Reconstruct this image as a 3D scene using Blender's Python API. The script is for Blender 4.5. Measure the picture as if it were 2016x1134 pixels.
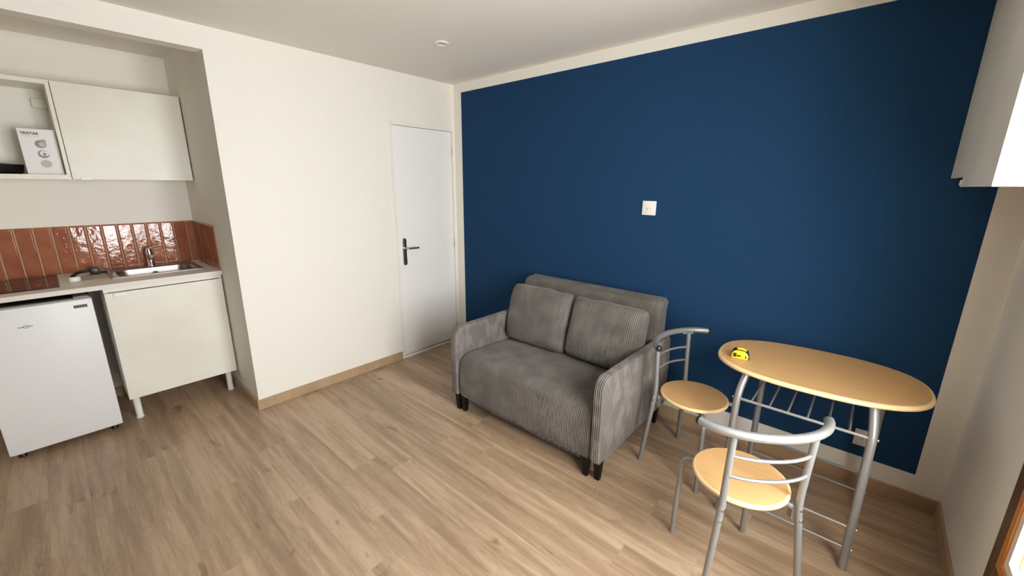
import bpy, bmesh, math, random
from mathutils import Matrix, Vector, noise
random.seed(7)
for o in list(bpy.data.objects): bpy.data.objects.remove(o)
S = bpy.context.scene
COL = S.collection
PI = math.pi

# ------------------------------------------------------------------ camera
cam_d = bpy.data.cameras.new('camera'); cam = bpy.data.objects.new('camera', cam_d); COL.objects.link(cam)
cam_d.sensor_width = 36; cam_d.lens = 802.44 / 2016 * 36; cam_d.clip_start = 0.02
yaw, pitch, roll = math.radians(41.465), math.radians(14.142), math.radians(0.374)
fw = Vector((-math.sin(yaw)*math.cos(pitch), math.cos(yaw)*math.cos(pitch), -math.sin(pitch)))
rr = fw.cross(Vector((0, 0, 1))).normalized(); uu = rr.cross(fw)
r2 = math.cos(roll)*rr + math.sin(roll)*uu; u2 = -math.sin(roll)*rr + math.cos(roll)*uu
cam.matrix_world = Matrix(((r2.x, u2.x, -fw.x, 3.0934), (r2.y, u2.y, -fw.y, -2.6735), (r2.z, u2.z, -fw.z, 1.5759), (0, 0, 0, 1)))
S.camera = cam

# ------------------------------------------------------------------ room size, window opening
H = 2.458; W = 3.561; YB = -4.05; YK = -1.9; XK = -1.01; YK2 = -3.30
WY0, WY1, WZ0, WZ1 = -2.42, -1.02, 0.465, 2.12

# ------------------------------------------------------------------ daylight and exposure
world = bpy.data.worlds.new('sky'); S.world = world; world.use_nodes = True
bg = world.node_tree.nodes['Background']; bg.inputs[0].default_value = (0.985, 1.0, 0.995, 1); bg.inputs[1].default_value = 23.8
pd = bpy.data.lights.new('window_portal', 'AREA'); pd.shape = 'RECTANGLE'; pd.size = WZ1-WZ0; pd.size_y = WY1-WY0
pd.cycles.is_portal = True
po = bpy.data.objects.new('window_portal', pd); COL.objects.link(po)
po.location = (W+0.38, (WY0+WY1)/2, (WZ0+WZ1)/2); po.rotation_euler = (0, math.radians(90), 0)
S.view_settings.view_transform = 'Standard'; S.view_settings.look = 'None'
S.view_settings.gamma = 1; S.view_settings.use_curve_mapping = False; S.view_settings.exposure = 0.0
S.cycles.use_denoising = True
S.cycles.max_bounces = 14; S.cycles.diffuse_bounces = 9; S.cycles.sample_clamp_indirect = 6

# ------------------------------------------------------------------ materials
def mat(name, col, rough=0.5, metal=0.0, **kw):
    m = bpy.data.materials.new(name); m.use_nodes = True
    b = m.node_tree.nodes['Principled BSDF']
    b.inputs['Base Color'].default_value = (*col, 1); b.inputs['Roughness'].default_value = rough; b.inputs['Metallic'].default_value = metal
    for k, v in kw.items(): b.inputs[k.replace('_', ' ')].default_value = v
    return m
def nd(m, t, **kw):
    n = m.node_tree.nodes.new(t)
    for k, v in kw.items():
        if k in n.inputs: n.inputs[k].default_value = v
        else: setattr(n, k, v)
    return n
def lk(m, a, b): m.node_tree.links.new(a, b)
def bsdf(m): return m.node_tree.nodes['Principled BSDF']
def add_bump(m, scale, strength, dist=0.002, detail=3, coord='Object', rough=0.5):
    tc = nd(m, 'ShaderNodeTexCoord'); n = nd(m, 'ShaderNodeTexNoise'); n.inputs['Scale'].default_value = scale
    n.inputs['Detail'].default_value = detail; n.inputs['Roughness'].default_value = rough
    b = nd(m, 'ShaderNodeBump'); b.inputs['Strength'].default_value = strength; b.inputs['Distance'].default_value = dist
    lk(m, tc.outputs[coord], n.inputs['Vector']); lk(m, n.outputs['Fac'], b.inputs['Height']); lk(m, b.outputs[0], bsdf(m).inputs['Normal'])
    return n
def color_noise(m, c1, c2, scale, lo=0.35, hi=0.65, detail=4, stretch=(1, 1, 1), per_object=False):
    g = nd(m, 'ShaderNodeNewGeometry'); mp = nd(m, 'ShaderNodeMapping'); mp.inputs['Scale'].default_value = stretch
    lk(m, g.outputs['Position'], mp.inputs['Vector'])
    n = nd(m, 'ShaderNodeTexNoise'); n.inputs['Scale'].default_value = scale; n.inputs['Detail'].default_value = detail
    lk(m, mp.outputs[0], n.inputs['Vector'])
    if per_object:
        oi = nd(m, 'ShaderNodeObjectInfo'); mu = nd(m, 'ShaderNodeMath', operation='MULTIPLY'); mu.inputs[1].default_value = 57.0
        lk(m, oi.outputs['Random'], mu.inputs[0]); n.noise_dimensions = '4D'; lk(m, mu.outputs[0], n.inputs['W'])
    r = nd(m, 'ShaderNodeValToRGB'); r.color_ramp.elements[0].position = lo; r.color_ramp.elements[1].position = hi
    r.color_ramp.elements[0].color = (*c1, 1); r.color_ramp.elements[1].color = (*c2, 1)
    lk(m, n.outputs['Fac'], r.inputs[0]); lk(m, r.outputs[0], bsdf(m).inputs['Base Color'])
    return r
M = {}
M['wall'] = mat('warm_white_paint', (0.86, 0.832, 0.765), 0.85); add_bump(M['wall'], 260, 0.12, 0.001)
M['ceil'] = mat('ceiling_paint', (0.80, 0.765, 0.70), 0.9)
M['blue'] = mat('navy_blue_paint', (0.015, 0.050, 0.120), 0.9, Specular_IOR_Level=0.06); add_bump(M['blue'], 420, 0.15, 0.001)
M['door'] = mat('white_door_lacquer', (0.90, 0.89, 0.865), 0.4)
M['frame'] = mat('white_frame_lacquer', (0.86, 0.83, 0.76), 0.4)
M['white_lam'] = mat('white_laminate', (0.80, 0.78, 0.70), 0.38)
color_noise(M['white_lam'], (0.765, 0.74, 0.655), (0.82, 0.80, 0.725), 3.0)
M['white_in'] = mat('white_melamine_inside', (0.78, 0.76, 0.70), 0.5)
M['worktop'] = mat('white_worktop_laminate', (0.74, 0.71, 0.65), 0.42)
M['fridge'] = mat('white_fridge_enamel', (0.80, 0.80, 0.80), 0.42); add_bump(M['fridge'], 900, 0.05, 0.0005)
M['fridge_grey'] = mat('grey_plastic_trim', (0.34, 0.34, 0.32), 0.5)
M['black'] = mat('black_lacquer', (0.004, 0.004, 0.004), 0.5, Specular_IOR_Level=0.3)
M['black_plastic'] = mat('black_plastic', (0.012, 0.011, 0.010), 0.4)
M['dark_gap'] = mat('dark_cavity', (0.02, 0.02, 0.018), 0.8)
M['silver'] = mat('silver_painted_steel', (0.33, 0.33, 0.325), 0.42, 0.55)
M['chrome'] = mat('chrome', (0.78, 0.77, 0.75), 0.12, 1.0)
M['satin'] = mat('satin_nickel', (0.55, 0.52, 0.47), 0.28, 1.0)
M['steel'] = mat('stainless_steel', (0.40, 0.38, 0.36), 0.34, 1.0); add_bump(M['steel'], 400, 0.04, 0.0005)
M['hob'] = mat('black_glass', (0.012, 0.010, 0.009), 0.05, Specular_IOR_Level=0.6)
M['plastic_white'] = mat('white_plastic', (0.85, 0.84, 0.80), 0.35)
M['ivory_dimmed'] = mat('dimmed_ivory_melamine', (0.50, 0.455, 0.37), 0.5)  # warm cabinet side, colour darkened to offset the strong window light on it
M['paper'] = mat('white_card', (0.80, 0.79, 0.79), 0.45)
M['ink'] = mat('black_ink', (0.015, 0.015, 0.015), 0.6)
M['grey_ink'] = mat('grey_ink', (0.30, 0.28, 0.27), 0.6)
M['pale_ink'] = mat('pale_grey_ink', (0.52, 0.51, 0.50), 0.6)
M['olive_ink'] = mat('olive_ink', (0.42, 0.39, 0.25), 0.6)
M['purple_ink'] = mat('purple_ink', (0.055, 0.04, 0.075), 0.5)
M['yellow'] = mat('yellow_plastic', (0.80, 0.56, 0.02), 0.35)
M['grout'] = mat('pink_beige_grout', (0.45, 0.30, 0.22), 0.8)
M['glass'] = bpy.data.materials.new('window_glass'); M['glass'].use_nodes = True
_t = M['glass'].node_tree; _t.nodes.clear()
_o = _t.nodes.new('ShaderNodeOutputMaterial'); _m = _t.nodes.new('ShaderNodeMixShader'); _a = _t.nodes.new('ShaderNodeBsdfTransparent'); _g = _t.nodes.new('ShaderNodeBsdfGlossy')
_g.inputs['Roughness'].default_value = 0.02
_m.inputs[0].default_value = 0.06; _t.links.new(_a.outputs[0], _m.inputs[1]); _t.links.new(_g.outputs[0], _m.inputs[2]); _t.links.new(_m.outputs[0], _o.inputs[0])
M['film'] = M['glass'].copy(); M['film'].name = 'clear_plastic_film'
_n = [n for n in M['film'].node_tree.nodes if n.type == 'BSDF_TRANSPARENT'][0]; _n.inputs[0].default_value = (0.86, 0.83, 0.80, 1)
# glazed terracotta tile, each tile with its own tone and ripple
m = M['tile'] = mat('glazed_terracotta', (0.33, 0.10, 0.05), 0.07, Specular_IOR_Level=0.55)
color_noise(m, (0.25, 0.070, 0.034), (0.40, 0.145, 0.075), 7, 0.3, 0.7, per_object=True)
g = nd(m, 'ShaderNodeNewGeometry'); oi = nd(m, 'ShaderNodeObjectInfo'); n = nd(m, 'ShaderNodeTexNoise', noise_dimensions='4D'); n.inputs['Scale'].default_value = 26; n.inputs['Detail'].default_value = 3
mu = nd(m, 'ShaderNodeMath', operation='MULTIPLY'); mu.inputs[1].default_value = 40
lk(m, g.outputs['Position'], n.inputs['Vector']); lk(m, oi.outputs['Random'], mu.inputs[0]); lk(m, mu.outputs[0], n.inputs['W'])
b = nd(m, 'ShaderNodeBump'); b.inputs['Strength'].default_value = 0.5; b.inputs['Distance'].default_value = 0.0030
lk(m, n.outputs['Fac'], b.inputs['Height']); lk(m, b.outputs[0], bsdf(m).inputs['Normal'])

def oak(name, c_dark, c_mid, c_light, rough=0.42, axis='X', knots=True, tone=0.15):
    """oak laminate: long grain along an axis, every piece with its own pattern and tone"""
    m = mat(name, c_mid, rough)
    g = nd(m, 'ShaderNodeNewGeometry'); oi = nd(m, 'ShaderNodeObjectInfo')
    off = nd(m, 'ShaderNodeMath', operation='MULTIPLY'); off.inputs[1].default_value = 91.7; lk(m, oi.outputs['Random'], off.inputs[0])
    def nz(sc, scale, detail, dist=0.0, ro=0.55):
        mp = nd(m, 'ShaderNodeMapping'); mp.inputs['Scale'].default_value = sc if axis == 'X' else (sc[1], sc[0], sc[2])
        lk(m, g.outputs['Position'], mp.inputs['Vector'])
        n = nd(m, 'ShaderNodeTexNoise', noise_dimensions='4D'); n.inputs['Scale'].default_value = scale; n.inputs['Detail'].default_value = detail
        n.inputs['Distortion'].default_value = dist; n.inputs['Roughness'].default_value = ro
        lk(m, mp.outputs[0], n.inputs['Vector']); lk(m, off.outputs[0], n.inputs['W']); return n
    broad = nz((0.55, 8.0, 1), 2.2, 4, 0.5)
    fine = nz((1.8, 70, 1), 3.4, 5, 0.25, 0.62)
    fig = nz((1.1, 4.5, 1), 1.6, 2, 1.6)
    # cathedral figure: rings of a noise field
    sn = nd(m, 'ShaderNodeMath', operation='MULTIPLY'); sn.inputs[1].default_value = 70; lk(m, fig.outputs['Fac'], sn.inputs[0])
    si = nd(m, 'ShaderNodeMath', operation='SINE'); lk(m, sn.outputs[0], si.inputs[0])
    r = nd(m, 'ShaderNodeValToRGB'); e = r.color_ramp.elements; e[0].position = 0.33; e[0].color = (*c_dark, 1); e[1].position = 0.67; e[1].color = (*c_light, 1)
    em = r.color_ramp.elements.new(0.5); em.color = (*c_mid, 1)
    s1 = nd(m, 'ShaderNodeMath', operation='MULTIPLY_ADD'); s1.inputs[1].default_value = 0.025; lk(m, si.outputs[0], s1.inputs[0]); lk(m, broad.outputs['Fac'], s1.inputs[2])
    s2 = nd(m, 'ShaderNodeMath', operation='MULTIPLY_ADD'); s2.inputs[1].default_value = 0.46; lk(m, fine.outputs['Fac'], s2.inputs[0]); lk(m, s1.outputs[0], s2.inputs[2])
    s3 = nd(m, 'ShaderNodeMath', operation='SUBTRACT'); s3.inputs[1].default_value = 0.23; lk(m, s2.outputs[0], s3.inputs[0]); last = s3
    s4 = nd(m, 'ShaderNodeMath', operation='MULTIPLY_ADD'); s4.inputs[1].default_value = tone
    rnd = nd(m, 'ShaderNodeMath', operation='SUBTRACT'); rnd.inputs[1].default_value = 0.5; lk(m, oi.outputs['Random'], rnd.inputs[0]); lk(m, rnd.outputs[0], s4.inputs[0]); lk(m, last.outputs[0], s4.inputs[2])
    lk(m, s4.outputs[0], r.inputs[0])
    colout = r.outputs[0]
    if knots:
        kn = nz((2.6, 6.5, 1), 1.7, 2.5, 1.0)
        kr = nd(m, 'ShaderNodeValToRGB'); kr.color_ramp.elements[0].position = 0.64; kr.color_ramp.elements[0].color = (1, 1, 1, 1)
        kr.color_ramp.elements[1].position = 0.76; kr.color_ramp.elements[1].color = (0.58, 0.50, 0.44, 1); lk(m, kn.outputs['Fac'], kr.inputs[0])
        mx = nd(m, 'ShaderNodeMix', data_type='RGBA', blend_type='MULTIPLY'); mx.inputs[0].default_value = 1.0
        lk(m, r.outputs[0], mx.inputs[6]); lk(m, kr.outputs[0], mx.inputs[7]); colout = mx.outputs[2]
    lk(m, colout, bsdf(m).inputs['Base Color'])
    bp = nd(m, 'ShaderNodeBump'); bp.inputs['Strength'].default_value = 0.10; bp.inputs['Distance'].default_value = 0.001; lk(m, fine.outputs['Fac'], bp.inputs['Height']); lk(m, bp.outputs[0], bsdf(m).inputs['Normal'])
    return m
M['oak'] = oak('oak_floor_plank', (0.29, 0.195, 0.122), (0.395, 0.278, 0.180), (0.50, 0.365, 0.245), 0.36)
M['skirt_x'] = oak('oak_skirting_x', (0.36, 0.24, 0.135), (0.44, 0.30, 0.18), (0.52, 0.37, 0.23), 0.45, 'X', False)
M['skirt_y'] = oak('oak_skirting_y', (0.36, 0.24, 0.135), (0.44, 0.30, 0.18), (0.52, 0.37, 0.23), 0.45, 'Y', False)
m = M['beech'] = mat('beech_laminate', (0.60, 0.37, 0.17), 0.4, Specular_IOR_Level=0.3)
color_noise(m, (0.58, 0.345, 0.148), (0.62, 0.385, 0.172), 3.0, 0.35, 0.65, 5, (2.0, 45, 1))
M['beech_lit_edge'] = mat('beech_laminate_lit_edge', (0.80, 0.58, 0.31), 0.35)  # same beech, lighter: window light on the edges put into the colour
m = M['brown_wood'] = mat('dark_brown_wood', (0.10, 0.042, 0.014), 0.4); color_noise(m, (0.08, 0.032, 0.010), (0.125, 0.055, 0.02), 3, 0.3, 0.7, 4, (12, 12, 1))
m = M['orange_wood_sunlit'] = mat('orange_pine_sunlit', (0.42, 0.13, 0.02), 0.35); color_noise(m, (0.55, 0.19, 0.03), (0.66, 0.26, 0.045), 3, 0.3, 0.7, 4, (12, 12, 1))  # orange pine, its colour brightened to carry the sunlight on it
M['cream'] = mat('cream_painted_wood', (0.84, 0.78, 0.66), 0.4)
m = M['cord'] = mat('grey_brown_corduroy', (0.20, 0.175, 0.155), 0.9)
bsdf(m).inputs['Sheen Weight'].default_value = 0.35; bsdf(m).inputs['Sheen Roughness'].default_value = 0.4; bsdf(m).inputs['Sheen Tint'].default_value = (0.9, 0.85, 0.8, 1)
color_noise(m, (0.135, 0.118, 0.105), (0.190, 0.169, 0.152), 9, 0.40, 0.66, 6)
m = M['velvet'] = mat('grey_brown_corduroy_brushed', (0.20, 0.175, 0.155), 0.9)
bsdf(m).inputs['Sheen Weight'].default_value = 0.35; bsdf(m).inputs['Sheen Roughness'].default_value = 0.4; bsdf(m).inputs['Sheen Tint'].default_value = (0.9, 0.85, 0.8, 1)
color_noise(m, (0.140, 0.124, 0.112), (0.200, 0.180, 0.164), 12, 0.46, 0.56, 8, (1, 1.3, 0.7))

# ------------------------------------------------------------------ mesh helpers
WM = {}
class MB:
    def __init__(s): s.v = []; s.f = []
    def box(s, x0, x1, y0, y1, z0, z1):
        i = len(s.v)
        s.v += [(x, y, z) for x in (x0, x1) for y in (y0, y1) for z in (z0, z1)]
        s.f += [tuple(i+k for k in q) for q in ((0, 1, 3, 2), (4, 6, 7, 5), (0, 4, 5, 1), (2, 3, 7, 6), (0, 2, 6, 4), (1, 5, 7, 3))]
        return s
    def grid(s, P, closed_u=False, closed_v=False):
        """P[i][j] rows of points"""
        i0 = len(s.v); n = len(P); k = len(P[0])
        for r in P: s.v += [tuple(p) for p in r]
        for i in range(n if closed_u else n-1):
            for j in range(k if closed_v else k-1):
                s.f.append((i0+i*k+j, i0+i*k+(j+1) % k, i0+((i+1) % n)*k+(j+1) % k, i0+((i+1) % n)*k+j))
        return s
    def tube(s, path, r, n=12, caps=True):
        path = [Vector(p) for p in path]; rows = []
        t0 = (path[1]-path[0]).normalized(); a = t0.orthogonal().normalized()
        for i, p in enumerate(path):
            t = (path[min(i+1, len(path)-1)]-path[max(i-1, 0)]).normalized()
            a = (a - t*a.dot(t)).normalized(); b = t.cross(a); rad = r[i] if isinstance(r, (list, tuple)) else r
            rows.append([p+rad*(math.cos(2*PI*k/n)*a+math.sin(2*PI*k/n)*b) for k in range(n)])
        i0 = len(s.v); s.grid(rows, closed_v=True)
        if caps:
            s.f.append(tuple(i0+k for k in range(n))[::-1]); e = i0+(len(path)-1)*n; s.f.append(tuple(e+k for k in range(n)))
        return s
    def lathe(s, prof, c, n=24, axis='z'):
        """prof: (radius, height) list around an axis through c"""
        rows = []
        for (r, h) in prof:
            row = []
            for k in range(n):
                a = 2*PI*k/n; x, y = r*math.cos(a), r*math.sin(a)
                q = {'z': (x, y, h), 'x': (h, x, y), 'y': (y, h, x)}[axis]
                row.append((c[0]+q[0], c[1]+q[1], c[2]+q[2]))
            rows.append(row)
        i0 = len(s.v); s.grid(rows, closed_v=True)
        s.f.append(tuple(i0+k for k in range(n))[::-1]); e = i0+(len(prof)-1)*n; s.f.append(tuple(e+k for k in range(n)))
        return s
    def prism(s, poly, h0, h1, axis='z'):
        """extrude a 2D outline; axis is the extrusion direction"""
        i = len(s.v); n = len(poly)
        P = lambda a, b, h: {'z': (a, b, h), 'x': (h, a, b), 'y': (a, h, b)}[axis]
        s.v += [P(a, b, h0) for a, b in poly]+[P(a, b, h1) for a, b in poly]
        s.f.append(tuple(range(i+n-1, i-1, -1))); s.f.append(tuple(range(i+n, i+2*n)))
        for k in range(n): s.f.append((i+k, i+(k+1) % n, i+n+(k+1) % n, i+n+k))
        return s
    def mesh(s, name, bevel=0, seg=2, smooth=None, inv=None, weld=False):
        me = bpy.data.meshes.new(name); me.from_pydata([tuple(v) for v in s.v], [], s.f); me.update()
        bm = bmesh.new(); bm.from_mesh(me)
        if inv is not None: bmesh.ops.transform(bm, matrix=inv, verts=bm.verts)
        if weld: bmesh.ops.remove_doubles(bm, verts=bm.verts, dist=1e-5)
        bmesh.ops.recalc_face_normals(bm, faces=bm.faces)
        if bevel:
            ed = [e for e in bm.edges if len(e.link_faces) == 2 and e.calc_face_angle(0) > math.radians(28)]
            bmesh.ops.bevel(bm, geom=ed, offset=bevel, segments=seg, affect='EDGES', profile=0.5, clamp_overlap=True)
        bm.to_mesh(me); bm.free()
        if smooth is None: smooth = 35 if bevel else 0
        if smooth:
            me.polygons.foreach_set('use_smooth', [True]*len(me.polygons)); me.set_sharp_from_angle(angle=math.radians(smooth))
        return me
def part(name, mb, m, parent, bevel=0, seg=2, smooth=None, label=None, weld=False, inv=None):
    me = mb.mesh(name, bevel, seg, smooth, WM[parent].inverted() if inv is None else inv, weld); me.materials.append(M[m])
    o = bpy.data.objects.new(name, me); COL.objects.link(o); o.parent = parent; WM[o] = WM[parent]
    if label: o['label'] = label
    return o
def tag(o, label, cat, group=None):
    o['label'] = label; o['category'] = cat
    if group: o['group'] = group
    return o
def thing(name, loc, label=None, cat=None, group=None, rz=0.0, structure=False):
    o = bpy.data.objects.new(name, None); COL.objects.link(o); o.location = loc; o.rotation_euler = (0, 0, rz)
    o.empty_display_size = 0.05; WM[o] = Matrix.Translation(loc) @ Matrix.Rotation(rz, 4, 'Z')
    if structure: o['kind'] = 'structure'
    if label: tag(o, label, cat, group)
    return o
def single(name, mb, m, org, label=None, cat=None, group=None, bevel=0, seg=2, smooth=None, structure=False):
    w = Matrix.Translation(org); me = mb.mesh(name, bevel, seg, smooth, w.inverted()); me.materials.append(M[m])
    o = bpy.data.objects.new(name, me); COL.objects.link(o); o.location = org; WM[o] = w
    if structure: o['kind'] = 'structure'
    if label: tag(o, label, cat, group)
    return o
def copy_tree(o, parent=None):
    c = o.copy(); COL.objects.link(c); c.parent = parent
    for ch in list(o.children): copy_tree(ch, c)
    return c
def smooth_path(pts, n=6):
    """Catmull-Rom through the points"""
    P = [Vector(p) for p in pts]; P = [2*P[0]-P[1]]+P+[2*P[-1]-P[-2]]; out = []
    for i in range(1, len(P)-2):
        for k in range(n):
            t = k/n; a, b, c, d = P[i-1], P[i], P[i+1], P[i+2]
            out.append(0.5*((2*b)+(c-a)*t+(2*a-5*b+4*c-d)*t*t+(3*b-a-3*c+d)*t**3))
    out.append(P[-2]); return out
def bend_path(pts, r, n=6):
    """straight runs with rounded corners of radius about r"""
    P = [Vector(p) for p in pts]; out = [P[0]]
    for i in range(1, len(P)-1):
        a, b, c = P[i-1], P[i], P[i+1]; d1 = (a-b); d2 = (c-b); k = min(r, d1.length*0.49, d2.length*0.49)
        s, e = b+d1.normalized()*k, b+d2.normalized()*k
        for j in range(n+1):
            t = j/n; out.append((1-t)**2*s+2*t*(1-t)*b+t*t*e)
    out.append(P[-1]); return out
def rrect(x0, x1, y0, y1, r, n=5):
    out = []
    for cx, cy, a0 in ((x1-r, y1-r, 0), (x0+r, y1-r, 90), (x0+r, y0+r, 180), (x1-r, y0+r, 270)):
        for k in range(n+1):
            a = math.radians(a0+90*k/n); out.append((cx+r*math.cos(a), cy+r*math.sin(a)))
    return out
def text_mesh(name, txt, size, m, parent, mtx, extrude=0.0003, bold=0.0):
    cu = bpy.data.curves.new(name, 'FONT'); cu.body = txt; cu.size = size; cu.extrude = extrude; cu.align_x = 'LEFT'; cu.offset = bold
    t = bpy.data.objects.new(name+'_tmp', cu); COL.objects.link(t); bpy.context.view_layer.update()
    me = bpy.data.meshes.new_from_object(t.evaluated_get(bpy.context.evaluated_depsgraph_get())); bpy.data.objects.remove(t); bpy.data.curves.remove(cu)
    me.transform(WM[parent].inverted() @ mtx); me.materials.clear(); me.materials.append(M[m]); me.name = name
    o = bpy.data.objects.new(name, me); COL.objects.link(o); o.parent = parent; WM[o] = WM[parent]; return o

# ------------------------------------------------------------------ setting: shell
floor = single('floor', MB().box(-1.2, W+0.12, YB-0.1, 0.12, -0.15, -0.009), 'dark_gap', (0, 0, -0.009), structure=True)
PW = 0.144; PH = -0.764; PL = 1.215; GAP = 0.00012
known = {-2.348: 0.715, -2.204: 1.095, -1.772: 1.095, -1.196: 1.541, -1.34: 1.268, -1.916: 1.511, -0.908: 2.49}
rows = []
k = math.ceil((0-PH)/PW)
while True:
    y1 = PH+k*PW; y0 = y1-PW
    if y1 <= YB: break
    rows.append((max(y0, YB), min(y1, 0.0))); k -= 1
cache = {}
for (y0, y1) in rows:
    ys = y1-PW if y1 < 0 else y0
    j = next((v for q, v in known.items() if abs(q-y0) < 0.03), None)
    if j is None: j = random.uniform(0, PL)
    xa = -1.01 if (y0 < YK+0.02 and y1 > YK2-0.02) else 0.0
    cuts = [xa]; x = j
    while x > xa+0.05: x -= PL
    while x < W-0.03:
        if x > xa+0.03: cuts.append(x)
        x += PL
    cuts.append(W)
    for a, b in zip(cuts[:-1], cuts[1:]):
        key = (round(b-a, 3), round(y1-y0, 3))
        if key not in cache:
            me = MB().box(-(b-a)/2+GAP, (b-a)/2-GAP, -(y1-y0)/2+GAP, (y1-y0)/2-GAP, -0.008, 0).mesh('plank', 0.0002, 1, 30); me.materials.append(M['oak']); cache[key] = me
        o = bpy.data.objects.new('plank', cache[key]); COL.objects.link(o); o.parent = floor
        o.location = ((a+b)/2, (y0+y1)/2, 0.009)
single('ceiling', MB().box(-1.2, W+0.12, YB-0.1, 0.12, H, H+0.12), 'ceil', (0, 0, H), structure=True)
wl = MB().box(-0.15, 0, YK, -0.706, 0, H).box(-0.15, 0, -0.706, 0, 2.082, H).box(-0.15, 0, -0.010, 0, 0, 2.082)
wl.box(-0.17, -0.15, -0.75, 0.05, 0, 2.15).box(-0.10, 0, YK2, YK, 2.33, H).box(-0.15, 0, YB, YK2, 0, H)
single('wall_left', wl, 'wall', (0, -1.3, 0), structure=True)
kw = single('wall_kitchen', MB().box(XK-0.1, XK, YK2-0.1, YK+0.1, 0, H), 'wall', (XK, -2.6, 0), structure=True)
ks = single('wall_kitchen_side', MB().box(XK, -0.15, YK, YK+0.1, 0, H), 'wall', (-0.5, YK, 0), structure=True)
single('wall_kitchen_end', MB().box(XK, -0.15, YK2-0.1, YK2, 0, H), 'wall', (-0.5, YK2, 0), structure=True)
wb = single('wall_back', MB().box(-0.15, W+0.37, 0, 0.1, 0, H), 'wall', (W/2, 0, 0), structure=True)
part('painted_panel', MB().box(0.103, 3.452, -0.0008, 0.002, 0.174, 2.382), 'blue', wb, label='navy blue painted rectangle with a white margin')
wr = MB().box(W, W+0.37, WY1, 0, 0, H).box(W, W+0.37, YB, WY0, 0, H).box(W, W+0.37, WY0, WY1, 0, WZ0).box(W+0.24, W+0.37, WY0, WY1, WZ0, 0.66).box(W, W+0.37, WY0, WY1, WZ1, H)  # includes an unseen outer parapet, added to block low daylight
single('wall_right', wr, 'wall', (W, -1, 0), structure=True)
single('wall_front', MB().box(-0.15, W+0.37, YB-0.1, YB, 0, H), 'blue', (W/2, YB, 0), structure=True)  # unseen wall behind the camera, navy invented to cut bounced light
BB = 0.075; BT = 0.012
def skirt(name, mb, m, org): return single(name, mb, m, org, bevel=0.002, seg=1, structure=True)
skirt('baseboard_left', MB().box(0, BT, YK-BT, -0.7065, 0, BB), 'skirt_y', (0, -1.3, 0))
skirt('baseboard_kitchen_side', MB().box(XK+BT, 0, YK-BT, YK, 0, BB), 'skirt_x', (-0.5, YK, 0))
skirt('baseboard_kitchen', MB().box(XK, XK+BT, YK2, YK-BT, 0, BB), 'skirt_y', (XK, -2.6, 0))
skirt('baseboard_back', MB().box(0.0, W, -BT, 0, 0, BB), 'skirt_x', (W/2, 0, 0))
skirt('baseboard_right', MB().box(W-BT, W, YB, -BT, 0, BB), 'skirt_y', (W, -1.5, 0))
skirt('baseboard_front', MB().box(0, W-BT, YB, YB+BT, 0, BB), 'skirt_x', (W/2, YB, 0))

# door in the left wall
D = thing('door_1', (0, -0.356, 0), structure=True)
part('door_leaf', MB().box(-0.045, -0.004, -0.672, -0.040, 0.030, 2.050), 'door', D, 0.0015, 1)
part('door_jamb', MB().box(-0.12, 0.006, -0.706, -0.675, 0, 2.082), 'frame', D, 0.002, 1)
part('door_jamb', MB().box(-0.12, 0.006, -0.037, -0.010, 0, 2.082), 'frame', D, 0.002, 1)
part('door_head', MB().box(-0.12, 0.006, -0.675, -0.037, 2.053, 2.082), 'frame', D, 0.002, 1)
part('door_stop', MB().box(-0.075, -0.046, -0.675, -0.037, 0.060, 2.053), 'frame', D)
part('threshold', MB().box(-0.10, 0.010, -0.675, -0.037, 0.0, 0.015), 'frame', D, 0.003, 2)
pl = part('handle_plate', MB().prism(rrect(-0.636, -0.596, 0.876, 1.118, 0.019), -0.004, 0.006, 'x'), 'satin', D, 0.0015, 2)
part('lever', MB().tube(bend_path([(0.0, -0.616, 1.030), (0.052, -0.616, 1.030), (0.052, -0.517, 1.027)], 0.014), 0.0085, 14), 'satin', D, smooth=40)
part('lever_tip', MB().tube([(0.052, -0.517, 1.027), (0.052, -0.500, 1.0265)], 0.0078, 14), 'black_plastic', D, smooth=40)
part('lever_rose', MB().lathe([(0.0, 0.005), (0.014, 0.005), (0.014, 0.011), (0.010, 0.013), (0.0, 0.013)], (0, -0.616, 1.030), 20, 'x'), 'satin', D, smooth=40)
for z in (0.892, 1.100):
    part('screw', MB().lathe([(0.0, 0.006), (0.006, 0.006), (0.005, 0.008), (0.0, 0.0085)], (0, -0.616, z), 12, 'x'), 'chrome', D, smooth=40)
for z in (1.872, 1.02, 0.165):
    hg = part('hinge', MB().tube([(0.003, -0.0385, z-0.04), (0.003, -0.0385, z+0.04)], 0.0045, 10), 'satin', D, smooth=40)

# window in the right wall
WN = thing('window_1', (W, (WY0+WY1)/2, WZ0), structure=True)
ay = WY1+0.002
part('architrave', MB().box(W-0.041, W+0.001, WY1+0.002, WY1+0.064, 0.30, 1.575), 'brown_wood', WN, 0.002, 1)
part('architrave', MB().box(W-0.041, W+0.001, WY0-0.068, WY0-0.002, 0.30, WZ1+0.07), 'brown_wood', WN, 0.002, 1)
part('architrave', MB().box(W-0.041, W+0.001, WY0-0.002, WY1+0.002, WZ1+0.002, WZ1+0.07), 'brown_wood', WN, 0.002, 1)
part('window_frame', MB().box(W-0.008, W+0.05, WY1-0.035, WY1, WZ0, WZ1).box(W-0.008, W+0.05, WY0, WY0+0.035, WZ0, WZ1).box(W-0.008, W+0.05, WY0+0.035, WY1-0.035, WZ0, WZ0+0.04).box(W-0.008, W+0.05, WY0+0.035, WY1-0.035, WZ1-0.035, WZ1), 'cream', WN)
part('window_sill', MB().box(W-0.030, W+0.012, WY0+0.002, WY1-0.002, WZ0-0.03, WZ0), 'cream', WN, 0.004, 2)
ym = (WY0+WY1)/2
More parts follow.
